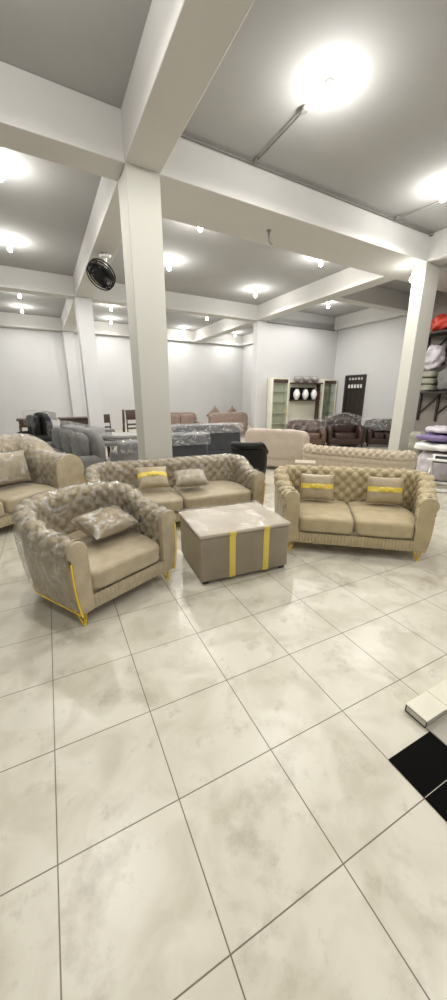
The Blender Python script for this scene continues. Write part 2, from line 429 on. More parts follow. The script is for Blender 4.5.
def chesterfield(name, label, cat, loc, rz, W, D, Ha, Hb, r, seats, m, film=None, th=.15, gold=True, group=None, flare=0., seat_h=.44, cell=.072, y0=.25, y1=.8, seatm=None):
    root = thing(name, label, cat, loc, rz, group)
    S = Sweep(W, D, th, r, Ha, Hb, flare, y0=y0, y1=y1)
    sm = seatm or m
    link('tufted_back', S.tufted(.26, cell), m, root, 80)
    link('pleated_band', S.band(), m, root, 80)
    link('outer_panel', S.panel(), m, root, 60)
    for lf in (True, False): link('arm_front', S.arm_front(lf), m, root, 40)
    iw = (W / 2 - th / 2) * (1 + flare) - th / 2 - .005
    def spread(bm):
        for v in bm.verts: v.co.x *= (1 + flare * (1 - min(.42, max(0, v.co.y / (D - th / 2))))) / (1 + flare)
    # base frame (follows the tub) and gathered skirt
    bm = B(); n = 24
    d = D - th
    rr = max(.05, r - th / 2)
    plan = [(-iw, .03), (iw, .03), (iw, d - rr)] + [(iw - rr + rr * math.cos(t), d - rr + rr * math.sin(t)) for t in [PI / 2 * k / 8 for k in range(1, 9)]] \
        + [(-iw + rr - rr * math.sin(t), d - rr + rr * math.cos(t)) for t in [PI / 2 * k / 8 for k in range(0, 9)]]
    lo = [bm.verts.new((x, y, .13)) for x, y in plan]; hi = [bm.verts.new((x, y, .28)) for x, y in plan]
    bm.faces.new(lo); bm.faces.new(hi)
    for k in range(len(lo)): bm.faces.new((lo[k], lo[(k + 1) % len(lo)], hi[(k + 1) % len(lo)], hi[k]))
    spread(bm); link('seat_base', bm, sm, root, 30)
    bm = B()
    nx = int(2 * iw / .006)
    grid(bm, lambda u, v: Vector((-iw - .01 + (2 * iw + .02) * u, -.004 - .008 * math.sin(2 * PI * u * 2 * iw / .035) * (.4 + .6 * math.sin(PI * v)) - .008 * math.sin(PI * v), .125 + .125 * v)), nx, 4)
    link('pleated_skirt', bm, sm, root, 80)
    # seat cushions
    cw = 2 * iw / seats
    for k in range(seats):
        bm = B()
        cx = -iw + cw * (k + .5)
        dd = d + .02
        def puff(w, q, rr=rr, d=dd, k=k):
            if q.z > 0: w.z += .02 * max(0, 1 - (q.x ** 2 + q.y ** 2) * .6)
            if w.y > 0:                       # round the rear outer corners to follow the tub
                side = (q.x < 0 and k == 0) or (q.x > 0 and k == seats - 1)
                if side and abs(q.x) > .2 and q.y > .2: 
                    t = ((abs(q.x) - .2) / .8) * ((q.y - .2) / .8); w.x *= 1 - .28 * t * min(1, rr / .25); w.y *= 1 - .22 * t * min(1, rr / .25)
            return w
        sbox(bm, (cx, dd / 2 - .025, .26 + (seat_h - .26) / 2), (cw - .012, dd, seat_h - .26), 9, 10, wr=.006, seed=k, fn=puff)
        spread(bm); link('seat_cushion', bm, sm, root, 60)
    if gold:
        bm = B()
        for i, sx in ((0, -1), (len(S.p) - 1, 1)):
            zt = S.outer_zn(S.h[i]) - .01
            tube(bm, [S.at(i, S.panel_n(i, z) + .004, z) + Vector((0, -.03, 0)) for z in [zt + (.125 - zt) * k / 8 for k in range(9)]], .010, 6)
        tube(bm, [S.at(i, S.panel_n(i, .13) + .002, .128) for i in range(0, len(S.p), 3)], .010, 6)
        t = link('gold_trim', bm, M_GOLD, root, 60); t['label'] = 'gold metal trim'
    ax = (W / 2 - th / 2) * (1 + flare) - .01
    for x, y, dy in ((-ax, .03, 1), (ax, .03, 1), (-ax * .72, D - .2, -1), (ax * .72, D - .2, -1)):
        l = link('leg', hairpin(x, y, .15, dy=dy), M_GOLD, root, 60); l['label'] = 'gold hairpin leg'
    if film: link('plastic_wrap', S.film(.46, seed=len(name) + W), film, root, 80)
    return root

def plain_sofa(name, label, cat, loc, rz, W, D, Hb, Ha, m, seats=2, arm=.2, tb=.24, film=None, camel=0., group=None, legm=None, sheet=0., soft=5., m2=None):
    """upholstered sofa, front at y=0, +y backwards"""
    root = thing(name, label, cat, loc, rz, group)
    bm = B(); sbox(bm, (0, D / 2, .2), (W - .04, D - .04, .24), 10, 6); link('base', bm, m, root, 60)
    bm = B()
    def cam(w, q):
        if q.z > 0 and camel: w.z += camel * max(0, math.cos(q.x * PI / 2)) * q.z
        return w
    sbox(bm, (0, D - tb / 2, (.3 + Hb) / 2), (W - .02, tb, Hb - .3 + .1), soft, 12, wr=.015, seed=W, fn=cam)
    link('backrest', bm, m2 or m, root, 60)
    if arm:
        for sx in (-1, 1):
            bm = B(); sbox(bm, (sx * (W / 2 - arm / 2), D / 2 - .02, (.1 + Ha) / 2), (arm, D - .06, Ha - .1), soft, 10, wr=.01, seed=sx)
            link('armrest', bm, m, root, 60)
    iw = W - 2 * arm
    for k in range(seats):
        bm = B(); sbox(bm, (-iw / 2 + iw / seats * (k + .5), (D - tb) / 2, .38), (iw / seats - .01, D - tb + .04, .2), 6, 8, wr=.01, seed=k)
        link('seat_cushion', bm, m, root, 60)
        bm = B(); sbox(bm, (-iw / 2 + iw / seats * (k + .5), D - tb - .06, .46 + (Hb - .5) / 2), (iw / seats - .02, .2, Hb - .48), 4, 8, wr=.015, seed=k + 4, fn=cam)
        link('back_cushion', bm, m, root, 60)
    for sx in (-1, 1):
        for y in (.08, D - .08):
            bm = B(); lathe(bm, [(.018, 0), (.03, .1)], 10, Matrix.Translation((sx * (W / 2 - .08), y, 0))); link('foot', bm, legm or M_BLACK, root, 60)
    if film:
        bm = B()
        def drape(u, v):
            x = (u - .5) * (W + .05)
            path = v * 1.0
            hh = Hb + .065 + camel * max(0, math.cos((u - .5) * PI))
            w = .02 * noise.noise(Vector((u * 9, v * 7, W))) + .012 * noise.noise(Vector((u * 22, v * 15, W)))
            if path < .4: return Vector((x, D - tb - .17 + abs(w) * -1, hh - (.4 - path) * 1.0))
            if path < .6: 
                t = (path - .4) / .2; return Vector((x, D - tb - .17 + t * (tb + .21), hh + .02 * math.sin(PI * t) + w))
            return Vector((x, D + .04 + abs(w), hh - (path - .6) * (.55 + .5 * sheet)))
        grid(bm, drape, 40, 30); link('plastic_sheet', bm, film, root, 80)
    return root

# ------------------------------------------------------------------ room lattice
CX, CY = .7032, -1.0380
def LP(s, t, z=0): return Vector((CX + s - .015 * t, CY + .06 * s + t, z))
ROW_A = math.atan2(.06, 1); COL_A = math.atan2(.015, 1)
def lbox(name, s0, s1, t0, t1, z0, z1, m, parent=None, kind=True, bev=.008):
    bm = B(); vs = []
    for z in (z0, z1):
        for s, t in ((s0, t0), (s1, t0), (s1, t1), (s0, t1)): vs.append(bm.verts.new(LP(s, t, z)))
    for f in ((0, 3, 2, 1), (4, 5, 6, 7), (0, 1, 5, 4), (1, 2, 6, 5), (2, 3, 7, 6), (3, 0, 4, 7)): bm.faces.new([vs[i] for i in f])
    if bev: bmesh.ops.bevel(bm, geom=bm.edges[:], offset=bev, segments=1, affect='EDGES')
    o = link(name, bm, m, parent, 0)
    if kind: o['kind'] = 'structure'
    return o
HS, HB = 5.05, 4.53
# floor
bm = B()
for x, y in ((-9, -5), (16, -5), (16, 20), (-9, 20)): bm.verts.new((x, y, 0))
bm.faces.new(bm.verts[:])
for f in bm.faces: f.normal_update()
fl = link('floor', bm, M_FLOOR, None, 0); fl['kind'] = 'structure'
lbox('ceiling', -6.3, 12.9, -3.6, 19.0, HS, HS + .25, M_CEIL)
lbox('wall_back', -6.3, 11.6, 18.6, 18.9, 0, HS, M_WALL)
lbox('wall_left', -6.3, -6.0, -3.6, 18.6, 0, HS, M_WALL)
lbox('wall_rear_right', 11.3, 11.6, 12.35, 18.6, 0, HS, M_WALL)
lbox('wall_partition', 7.98, 12.7, 12.0, 12.35, 0, HS, M_WALL)
lbox('wall_right', 12.4, 12.7, 6.6, 12.0, 0, HS, M_WALL)
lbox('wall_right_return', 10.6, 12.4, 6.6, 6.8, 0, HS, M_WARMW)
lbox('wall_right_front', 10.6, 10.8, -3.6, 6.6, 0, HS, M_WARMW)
# pillars
for s0, s1, t0, t1 in ((1.356, 1.814, 5.2, 5.66), (1.356, 1.814, 12.0, 12.46), (7.92, 8.45, 5.2, 5.5), (1.356, 1.814, 18.35, 18.6)):
    lbox('pillar', s0, s1, t0, t1, 0, HB + .02, M_PILLAR if t0 < 10 else M_WALL)
# beams
for s0, s1, t0, t1 in ((-6, 1.36, 5.2, 5.65), (1.80, 10.6, 5.2, 6.28), (-6, 12.4, 12.0, 12.42), (-6, 11.3, 18.25, 18.6), (8.4, 12.4, 8.15, 8.5),
                       (1.35, 1.82, -3.6, 18.3), (7.92, 8.4, -3.6, 18.3), (12.15, 12.4, 6.8, 12.0), (11.05, 11.3, 12.4, 18.3)):
    lbox('ceiling_beam', s0, s1, t0, t1, HB + (.008 if t1 - t0 > 3 else 0), HS, M_BEAM)

# door in the right wall (dark, with a glazed upper light)
def wall_box(bm, t0, t1, s0, s1, z0, z1):
    vs = []
    for z in (z0, z1):
        for s, t in ((s0, t0), (s1, t0), (s1, t1), (s0, t1)): vs.append(bm.verts.new(LP(s, t, z)))
    for f in ((0, 3, 2, 1), (4, 5, 6, 7), (0, 1, 5, 4), (1, 2, 6, 5), (2, 3, 7, 6), (3, 0, 4, 7)): bm.faces.new([vs[i] for i in f])
bm = B()
wall_box(bm, 10.1, 10.22, 12.30, 12.40, 0, 2.58); wall_box(bm, 11.06, 11.2, 12.30, 12.40, 0, 2.58); wall_box(bm, 10.22, 11.06, 12.30, 12.40, 2.48, 2.58)
wall_box(bm, 10.22, 11.06, 12.32, 12.40, 1.98, 2.04)
dr = link('door_1', bm, M_DOORW, None, 0); dr['kind'] = 'structure'
bm = B(); wall_box(bm, 10.22, 11.06, 12.36, 12.395, 0, 1.98)
for k in range(3): wall_box(bm, 10.27 + .27 * k, 10.47 + .27 * k, 12.345, 12.36, .2, 1.85)
link('door_leaf', bm, M_DOORW, dr, 0)
bm = B(); wall_box(bm, 10.24, 11.04, 12.38, 12.395, 2.04, 2.48); p = link('door_light', bm, M_WIN, dr, 0)
bm = B()
for k in range(1, 5): wall_box(bm, 10.22 + .168 * k - .012, 10.22 + .168 * k + .012, 12.345, 12.38, 2.04, 2.48)
wall_box(bm, 10.22, 11.06, 12.345, 12.38, 2.2, 2.38)
link('door_grille', bm, M_DOORW, dr, 0)

# ------------------------------------------------------------------ step and black tile corner at right edge
bm = B(); box(bm, 2.0, 3.6, -2.6, -.31, .0, .006)
o = link('floor_tile_black', bm, M_BTILE, None, 0); o['kind'] = 'structure'
bm = B(); box(bm, 2.0, 3.6, -.502, -.499, .006, .0065); box(bm, 2.498, 2.501, -2.6, -.31, .006, .0065)
g = link('floor_grout_line', bm, M_STEPG, o, 0)
st = thing('floor_step', 'low cream tiled step with dark edging at the right edge beside the black floor tiles', 'step', (2.325, -.287, 0))
bm = B(); box(bm, .004, 1.6, .004, .120, 0, .046); link('riser', bm, M_STEP, st, 0)
bm = B(); box(bm, -.003, .19, -.003, .126, .046, .056, .002); box(bm, .193, 1.6, -.003, .126, .046, .056, .002); link('tread', bm, M_STEP, st, 0)
bm = B()
for p, q in (((0, 0, .005), (0, .122, .005)), ((0, 0, .005), (0, 0, .048)), ((0, .122, .005), (0, .122, .048)), ((0, 0, .046), (1.6, 0, .046)), ((0, 0, .046), (0, .122, .046))): tube(bm, [p, q], .0035, 6)
link('edging', bm, M_TRIMD, st, 0)
bm = B(); box(bm, .0, 1.6, -.3, -.006, .006, .016, .002); link('lower_tread', bm, M_STEPG, st, 0)

# ------------------------------------------------------------------ tufted suite
SUITE = 'beige tufted tub suite'
chesterfield('armchair', 'beige tufted tub armchair in clear plastic wrap with gold trim, in front', 'armchair', (1.155, 1.655, 0), math.radians(25), 1.27, 1.05, .735, .87, .48, 1, M_VELVETG, M_FILM, group=SUITE, th=.14, flare=-.20)
chesterfield('loveseat', 'unwrapped two-seat beige tufted sofa with two ribboned cushions right of the box table', 'sofa', (3.565, 1.41, 0), math.radians(-38.3), 2.0, .92, .74, .86, .26, 2, M_VELVET, None, gold=False, flare=-.245, group=SUITE, seatm=M_VELVET)
chesterfield('tufted_sofa', 'long beige tufted sofa in plastic wrap behind the box table, against the pillar', 'sofa', (2.18, 3.03, 0), math.radians(-4.6), 2.36, .95, .70, .83, .25, 2, M_VELVETG, M_FILM, group=SUITE)
chesterfield('large_tufted_sofa', 'tall cream tufted sofa in plastic wrap cut off by the left edge', 'sofa', (.06, 3.92, 0), math.radians(36.3), 2.5, 1.2, .90, 1.17, .3, 2, M_VELVETG, M_FILM, group=None, th=.46, seat_h=.46, y0=.35, y1=.95)

def TRS(loc, rz, rx=0, ry=0): return Matrix.Translation(loc) @ Matrix.Rotation(rz, 4, 'Z') @ Matrix.Rotation(rx, 4, 'X') @ Matrix.Rotation(ry, 4, 'Y')
def local(root_loc, rz, p): return Matrix.Translation(root_loc) @ Matrix.Rotation(rz, 4, 'Z') @ Vector(p)
# loveseat cushions
LV = ((3.565, 1.41, 0), math.radians(-38.3))
for x, lab, ry in ((-.40, 'taupe cushion with yellow ribbon at the left end of the unwrapped loveseat', .0), (.40, 'taupe cushion with yellow ribbon at the right end of the unwrapped loveseat', -.0)):
    make_pillow('cushion', lab, .42, .33, .15, M_PALEC, TRS(local(*LV, (x, .575, .645)), LV[1], -.22, ry), group='ribboned cushions')
AC = ((1.155, 1.655, 0), math.radians(25))
make_pillow('cushion', 'rumpled taupe cushion under plastic lying on the wrapped armchair', .50, .38, .16, M_CUSH, TRS(local(*AC, (.11, .46, .615)), AC[1] + .1, -1.3, .03), band=False, film=True)
TS = ((2.18, 3.03, 0), math.radians(-4.6))
make_pillow('cushion', 'taupe cushion with wide yellow ribbon on the long wrapped sofa', .44, .34, .15, M_PALEC, TRS(local(*TS, (-.33, .46, .655)), TS[1] + .06, -.75, .05), group='ribboned cushions')
make_pillow('cushion', 'brownish taupe cushion lying beside the ribboned one on the long wrapped sofa', .46, .36, .16, M_CUSH, TRS(local(*TS, (.19, .36, .625)), TS[1] - .12, -1.25, .0), band=False, film=True)
LS = ((.06, 3.92, 0), math.radians(36.3))
make_pillow('cushion', 'cream back cushion at the right end of the tall left-hand sofa', .54, .46, .18, M_VELVETG, TRS(local(*LS, (.42, .50, .76)), LS[1], -.25, .05), band=False, film=True)
make_pillow('cushion', 'wide beige back cushion at the middle of the tall left-hand sofa', .58, .46, .18, M_CUSH, TRS(local(*LS, (-.23, .48, .76)), LS[1], -.28, -.03), band=False, film=True)

# box table
bt = thing('box_table', 'taupe upholstered box coffee table with two yellow straps in the middle of the suite', 'table', (1.80, 1.60, 0), math.radians(-4.3))
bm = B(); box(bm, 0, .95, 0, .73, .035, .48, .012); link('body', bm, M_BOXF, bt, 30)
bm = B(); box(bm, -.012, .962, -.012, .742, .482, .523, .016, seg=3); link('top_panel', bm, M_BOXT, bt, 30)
for x in (.285, .655):
    bm = B()
    box(bm, x, x + .065, -.006, 0, .036, .478, .002); box(bm, x, x + .065, -.018, -.011, .478, .518, .002)
    s_ = link('yellow_strap', bm, M_STRIPE, bt, 30)
    s_['label'] = 'yellow strap'
for x in (.05, .9):
    for y in (.05, .68):
        bm = B(); box(bm, x - .03, x + .03, y - .03, y + .03, 0, .037, .004); link('foot', bm, M_BLACK, bt, 30)
bm = B()
def bw(u, v):
    w = .006 * abs(noise.noise(Vector((u * 12, v * 9, 3))))
    x = -.03 + 1.01 * u
    if v < .4: return Vector((x, -.026 - w, .04 + .492 * v / .4))
    if v < .6: return Vector((x, -.026 + .79 * (v - .4) / .2, .532 + w))
    return Vector((x, .764 + w, .532 - .492 * (v - .6) / .4))
grid(bm, bw, 40, 40); link('plastic_wrap', bm, M_FILMB, bt, 60)

# ------------------------------------------------------------------ sofas behind the suite
chesterfield('curved_sofa', 'cream curved sofa seen from the back, behind the unwrapped loveseat', 'sofa', (6.40, 3.96, 0), math.radians(123), 2.1, .85, .68, .80, .3, 2, M_CREAM, None, th=.2, gold=False, cell=.06)
plain_sofa('sofa', 'pinkish beige plush sofa seen from the back, left of the curved cream one', 'sofa', (6.03, 6.08, 0), math.radians(126), 1.55, .8, .925, .62, M_PINKB, 3, .0, .26, soft=7)
plain_sofa('sofa', 'charcoal plush sofa under a cloudy plastic sheet, right of the near pillar', 'sofa', (4.55, 8.25, 0), math.radians(172), 2.0, .95, .93, .7, M_CHAR, 2, .24, .28, film=M_FILMW, m2=M_CHAR)
plain_sofa('armchair', 'dark grey armchair under plastic directly right of the near pillar', 'armchair', (3.44, 6.7, 0), math.radians(170), .95, .9, .88, .66, M_CHAR, 1, .2, .26, film=M_FILMW)
bc = thing('barrel_chair', 'black barrel chair with arched back in front of the pinkish beige sofa', 'chair', (4.34, 4.92, 0), math.radians(140))
S = Sweep(.70, .66, .12, .28, .72, .90)
link('shell', S.tufted(.2, .4, .4, .0), M_BLACK, bc, 60); link('outer_panel', S.panel(.1, .02), M_BLACK, bc, 60)
bm = B(); sbox(bm, (0, .33, .34), (.5, .56, .2), 6, 8); link('seat_cushion', bm, M_CHAR, bc, 60)
for x in (-.26, .26):
    for y in (.06, .5):
        bm = B(); lathe(bm, [(.014, 0), (.022, .12)], 8, Matrix.Translation((x, y, 0))); link('leg', bm, M_BLACK, bc, 60)
bx = thing('carton', 'small beige carton between the curved cream sofa and the loveseat', 'box', (4.62, 3.55, 0), math.radians(-40))
bm = B(); box(bm, -.17, .17, -.14, .14, 0, .6, .006); link('body', bm, M_PINKB, bx, 30)
bm = B(); box(bm, -.175, .175, -.145, .145, .6, .64, .006); link('lid', bm, M_CREAM, bx, 30)

plain_sofa('leather_sofa', 'tan brown leather sofa in front of the cream wall unit', 'sofa', (8.58, 8.16, 0), math.radians(-30), 1.35, .9, .84, .6, M_TAN, 2, .22, .26, film=M_FILM, soft=4)
plain_sofa('leather_sofa', 'dark red brown leather sofa with high arched back, in the middle of the leather row', 'sofa', (9.80, 7.60, 0), math.radians(-35), 1.3, .95, .90, .74, M_BROWN, 1, .26, .3, camel=.16, film=M_FILM, soft=3.5)
plain_sofa('leather_sofa', 'dark brown leather sofa under a wrinkled grey plastic sheet below the door', 'sofa', (11.0, 6.99, 0), math.radians(-40), 1.2, .95, .87, .66, M_BROWN, 2, .24, .28, film=M_FILMW, soft=4)

# far cushions, sofa backs at the back wall
plain_sofa('sofa', 'low brown sofa at the far wall with two pointed cushion tips above its back', 'sofa', (7.50, 12.8, 0), math.radians(183), 1.9, .9, 1.0, .6, M_PCUSH, 2, .2, .3)
for x, y, lab in ((7.12, 12.56, 'brown velvet cushion standing on its corner, left one of the pointed pair'), (7.97, 12.58, 'brown velvet cushion standing on its corner, right one of the pointed pair')):
    make_pillow('cushion', lab, .58, .58, .2, M_PCUSH, TRS((x, y, .915), .05, .10, PI / 4), band=False, group='pointed brown cushions')
plain_sofa('sofa', 'low taupe brown sofa at the far wall just right of the near pillar', 'sofa', (5.55, 12.0, 0), math.radians(3), 1.7, .9, 1.02, .7, M_PCUSH, 2, .2, .3)

# left rear group
def rot(v, a): return (v[0] * math.cos(a) - v[1] * math.sin(a), v[0] * math.sin(a) + v[1] * math.cos(a))
plain_sofa('sofa', 'dark grey sofa under plastic whose back slants down behind the tall cream sofa', 'sofa', (.50, 7.35, 0), math.radians(-78), 3.0, .95, 1.03, .6, M_GREY, 3, .24, .34, film=M_FILM, soft=3)
plain_sofa('sofa', 'black leather sofa under plastic at far left behind the tall cream sofa', 'sofa', (-.21, 10.3, 0), math.radians(-78), 1.7, .9, 1.22, .7, M_BLACK, 2, .24, .34, film=M_FILM, soft=3)
plain_sofa('armchair', 'grey wrapped armchair directly left of the near pillar', 'armchair', (2.18, 6.72, 0), math.radians(-170), .85, .8, .78, .6, M_GREY, 1, .2, .3, film=M_FILM, soft=8)
plain_sofa('sofa', 'pale grey plastic covered sofa at the left edge behind the tall cream sofa', 'sofa', (-.85, 7.9, 0), math.radians(5), 1.0, .9, 1.05, .7, M_LGREY, 2, .22, .3, film=M_FILMW, soft=4)
bm = B()
pl = thing('tabletop_stack', 'stack of grey wrapped tabletops lying left of the near pillar', 'tabletop', (2.6, 8.8, 0), math.radians(-20))
for k in range(4):
    bm = B(); box(bm, -.7, .7, -.45, .45, .42 + .075 * k, .485 + .075 * k, .01, Matrix.Rotation(.05 * math.sin(k * 2.3), 4, 'Z')); link('board', bm, M_LGREY if k % 2 else M_GREY, pl, 30)
for x in (-.6, .6):
    for y in (-.35, .35):
        bm = B(); box(bm, x - .04, x + .04, y - .04, y + .04, 0, .42, .004); link('leg', bm, M_WOOD, pl, 30)
for k, (s, w, lab) in enumerate(((-.38, .8, 'dark brown wooden dining table at the back wall, far left'), (1.0, 1.0, 'dark brown wooden dining table at the back wall, left of the rear pillar'))):
    p_ = LP(s, 13.5)
    t = thing('dining_table', lab, 'table', p_, ROW_A)
    bm = B(); box(bm, -w / 2, w / 2, -.4, .4, .93, .98, .006); link('tabletop', bm, M_WOOD, t, 30)
    bm = B(); box(bm, -w / 2 + .06, w / 2 - .06, -.34, .34, .72, .93, .004); link('apron', bm, M_WOOD, t, 30)
    for x in (-w / 2 + .08, w / 2 - .08):
        for y in (-.32, .32):
            bm = B(); box(bm, x - .04, x + .04, y - .04, y + .04, 0, .73, .004); link('leg', bm, M_WOOD, t, 30)
def chair(loc, rz, lab, H=1.3):
    t = thing('dining_chair', lab, 'chair', loc, rz, 'dark dining chairs')
    bm = B(); sbox(bm, (0, .22, .47), (.44, .44, .09), 8, 5); link('seat', bm, M_GREY, t, 60)
    for x in (-.19, .19):
        bm = B(); tube(bm, [(x, .02, 0), (x, .02, .44)], [.016, .024], 8); link('leg', bm, M_WOOD, t, 60)
        bm = B(); tube(bm, [(x, .46, 0), (x, .42, .45), (x, .46, H)], .022, 8); link('leg', bm, M_WOOD, t, 60)
    bm = B()
    box(bm, -.2, .2, .435, .475, H - .32, H, .01); box(bm, -.19, .19, .42, .45, H - .5, H - .44, .006); box(bm, -.19, .19, .41, .44, H - .62, H - .57, .006)
    link('backrest', bm, M_WOOD, t, 60)
chair(LP(1.9, 11.5), ROW_A - 1.9, 'dark dining chair seen side-on with a slanted ladder back')
chair(LP(2.72, 11.1), ROW_A + .1, 'dark dining chair with a solid top rail right beside the near pillar', 1.28)
chair(LP(2.15, 13.2), ROW_A + .1, 'dark dining chair by the foot of the rear pillar', 1.05)

# ------------------------------------------------------------------ wall unit (cream) against the partition
def tower(s0, s1, lab, lean):
    p_ = LP(s0, 11.96); t = thing('display_cabinet', lab, 'cabinet', p_, ROW_A, 'cream display cabinets'); w = s1 - s0; d = .32; H = 2.42
    bm = B(); box(bm, 0, .06, -d, 0, 0, H, .004); box(bm, w - .06, w, -d, 0, 0, H, .004); box(bm, .06, w - .06, -d, 0, H - .05, H, .004); box(bm, .06, w - .06, -d, 0, 0, .1, .004)
    link('carcass', bm, M_CAB, t, 30)
    bm = B(); box(bm, .06, w - .06, -.025, -.005, .1, H - .05); link('back_panel', bm, M_CABIN, t, 0)
    bm = B(); box(bm, .06, w - .06, -d - .006, -d + .01, H - .18, H - .06, .003); link('top_panel', bm, M_WOOD, t, 30)
    for z in (.55, 1.0, 1.45, 1.88):
        bm = B(); box(bm, .06, w - .06, -d + .03, -.03, z, z + .03, .003); link('shelf', bm, M_CAB, t, 30)
    bm = B(); box(bm, .07, w - .07, -d + .004, -d + .010, .12, H - .19); link('glass_door', bm, M_GLASS, t, 0)
    bm = B(); tube(bm, [(w - .10, -d - .01, 1.0), (w - .10, -d - .03, 1.02), (w - .10, -d - .03, 1.3), (w - .10, -d - .01, 1.32)], .008, 6); link('handle', bm, M_GOLD, t, 30)
tower(8.52, 9.42, 'narrow cream glass display cabinet at the left of the wall unit', 0)
tower(11.42, 12.28, 'narrow cream glass display cabinet at the right of the wall unit', 0)
p_ = LP(9.5, 11.96)
wu = thing('media_panel', 'cream media wall panel with dark framed niche between two glass cabinets', 'cabinet', p_, ROW_A)
bm = B(); box(bm, 0, 1.84, -.12, 0, 0, 2.3, .006); link('back_panel', bm, M_CAB, wu, 30)
bm = B(); box(bm, .05, 1.79, -.45, -.12, 0, .5, .008); link('console', bm, M_CAB, wu, 30)
bm = B(); box(bm, .12, 1.72, -.5, -.12, 2.2, 2.26, .004); link('shelf', bm, M_WOOD, wu, 30)
bm = B(); box(bm, .15, 1.55, -.16, -.12, 1.55, 2.06, .004); link('niche_panel', bm, M_BLACK, wu, 30)
bm = B(); box(bm, .12, 1.58, -.42, -.12, 1.50, 1.55, .004); link('niche_shelf', bm, M_WOOD, wu, 30)
bm = B(); box(bm, 1.69, 1.77, -.30, -.12, .5, 2.2, .004); link('side_pillar', bm, M_WOOD, wu, 30)
def vase(loc, lab, g, prof, m):
    v = thing('vase', lab, 'vase', loc, 0, g)
    bm = B(); lathe(bm, prof, 14); link('body', bm, m, v, 60)
    bm = B(); lathe(bm, [(prof[-1][0] + .008, prof[-1][1] - .005), (prof[-1][0] + .016, prof[-1][1] + .012), (prof[-1][0], prof[-1][1] + .02)], 14); link('rim', bm, m, v, 60)
for k, w in enumerate(('left', 'middle', 'right')):
    q = Matrix.Translation(p_) @ Matrix.Rotation(ROW_A, 4, 'Z')
    vase(q @ Vector((.35 + .5 * k, -.33, 1.555)), f'{w} of the three white jars in the dark niche', 'white jars in the niche', [(.06, 0), (.13, .12), (.15, .24), (.10, .38), (.06, .42)], M_WHITE)
    vase(q @ Vector((.45 + .5 * k, -.25, 2.265)), f'{w} of the three grey bowls on top of the media panel', 'grey bowls on top', [(.06, 0), (.17, .1), (.19, .2), (.15, .24)], M_LGREY)

# ------------------------------------------------------------------ wall racks with goods (right)
def rack(z, name_lab, tl):
    t0, t1 = tl
    r = thing('wall_rack', name_lab, 'rack', LP(10.6, 6.5, 0), COL_A, 'dark steel wall racks')   # local: -x out of the wall, -y towards the camera
    bm = B(); box(bm, -.62, -.02, t0, t1, z - .05, z, .004); link('shelf_board', bm, M_RACK, r, 30)
    for k in range(6):
        y = t1 - .06 - .56 * k
        if y < t0: break
        bm = B(); box(bm, -.06, -.005, y - .03, y + .03, z - .85, z, .004)
        link('bracket_post', bm, M_RACK, r, 30)
        if y - .56 > t0:
            bm = B(); tube(bm, [(-.035, y, z - .66), (-.035, y - .56, z - .1)], .022, 6); link('brace', bm, M_RACK, r, 30)
    return r
rack(1.84, 'dark steel wall rack with braced posts carrying folded cloth and a white bag', (-3.4, .0))
rack(3.44, 'upper dark steel wall rack carrying red tarpaulin', (-3.4, .05))
def heap(name, lab, cat, loc, size, m, rz=0, e=3., wr=.05, group=None, seed=0, fn=None, flat=None):
    t = None
    bm = B(); sbox(bm, (0, 0, size[2] / 2), size, e, 12, wr=wr, seed=seed, fn=fn)
    for v in bm.verts: v.co.z = max(0, v.co.z)
    o = link(name, bm, m, None, 70); o.location = loc; o.rotation_euler = (0, 0, rz)
    return tag(o, lab, cat, group)
def RK(t, x, z): return LP(10.6 + x, t, z)
heap('folded_tarpaulin', 'red tarpaulin bundle on the upper wall rack', 'tarpaulin', RK(5.8, -.36, 3.45), (.50, 1.1, .40), M_RED, COL_A, 2.5, .12, seed=2)
heap('folded_tarpaulin', 'orange red tarpaulin bundle at the frame edge on the upper rack', 'tarpaulin', RK(4.55, -.36, 3.45), (.50, 1.0, .62), M_RED, COL_A, 2.5, .12, seed=6)
for k in range(3):
    heap('folded_cloth', ('bottom', 'middle', 'top')[k] + ' of the grey olive folded cloths on the lower wall rack', 'cloth', RK(6.15, -.33, 1.86 + .19 * k), (.5, .55, .165), M_OLIVE, COL_A, 5, .02, 'folded grey olive cloths', seed=k)
heap('plastic_bag', 'white plastic bag on top of the folded cloths on the lower rack', 'bag', RK(6.1, -.33, 2.45), (.45, .6, .62), M_LILAC, COL_A, 2.2, .12, seed=4)
heap('bundle', 'dark grey bundle beside the folded cloths on the lower rack', 'bundle', RK(5.43, -.33, 1.87), (.5, .7, .62), M_GREY, COL_A, 3, .06, seed=8)

# goods on the floor by the right pillar
PX, PY = 7.95, 3.5
heap('bundle', 'upright olive grey bundle between the fabric pile and the right pillar', 'bundle', (PX + .47, PY + .60, 0), (.32, .3, .95), M_OLIVE, .3, 4, .05, seed=1)
heap('bundle', 'pale lilac plastic bundle at the bottom of the pile at right edge', 'bundle', (PX + .25, PY - .15, 0), (.95, .82, .58), M_LILAC, .5, 4, .06, seed=3)
heap('folded_cloth', 'white plastic wrapped cloth on the pile by the right pillar', 'cloth', (PX + .2, PY - .1, .625), (.95, .8, .16), M_WHITE, .2, 4, .04, seed=5)
heap('folded_cloth', 'purple folded cloth on the pile at the right edge', 'cloth', (PX + .2, PY - .1, .82), (.85, .7, .13), M_PURPLE, -.1, 4, .03, seed=7)
heap('folded_cloth', 'lilac white folded cloth topmost on the pile at the right edge', 'cloth', (PX + .25, PY - .1, .975), (.7, .6, .13), M_LILAC, .3, 3.5, .04, seed=9)
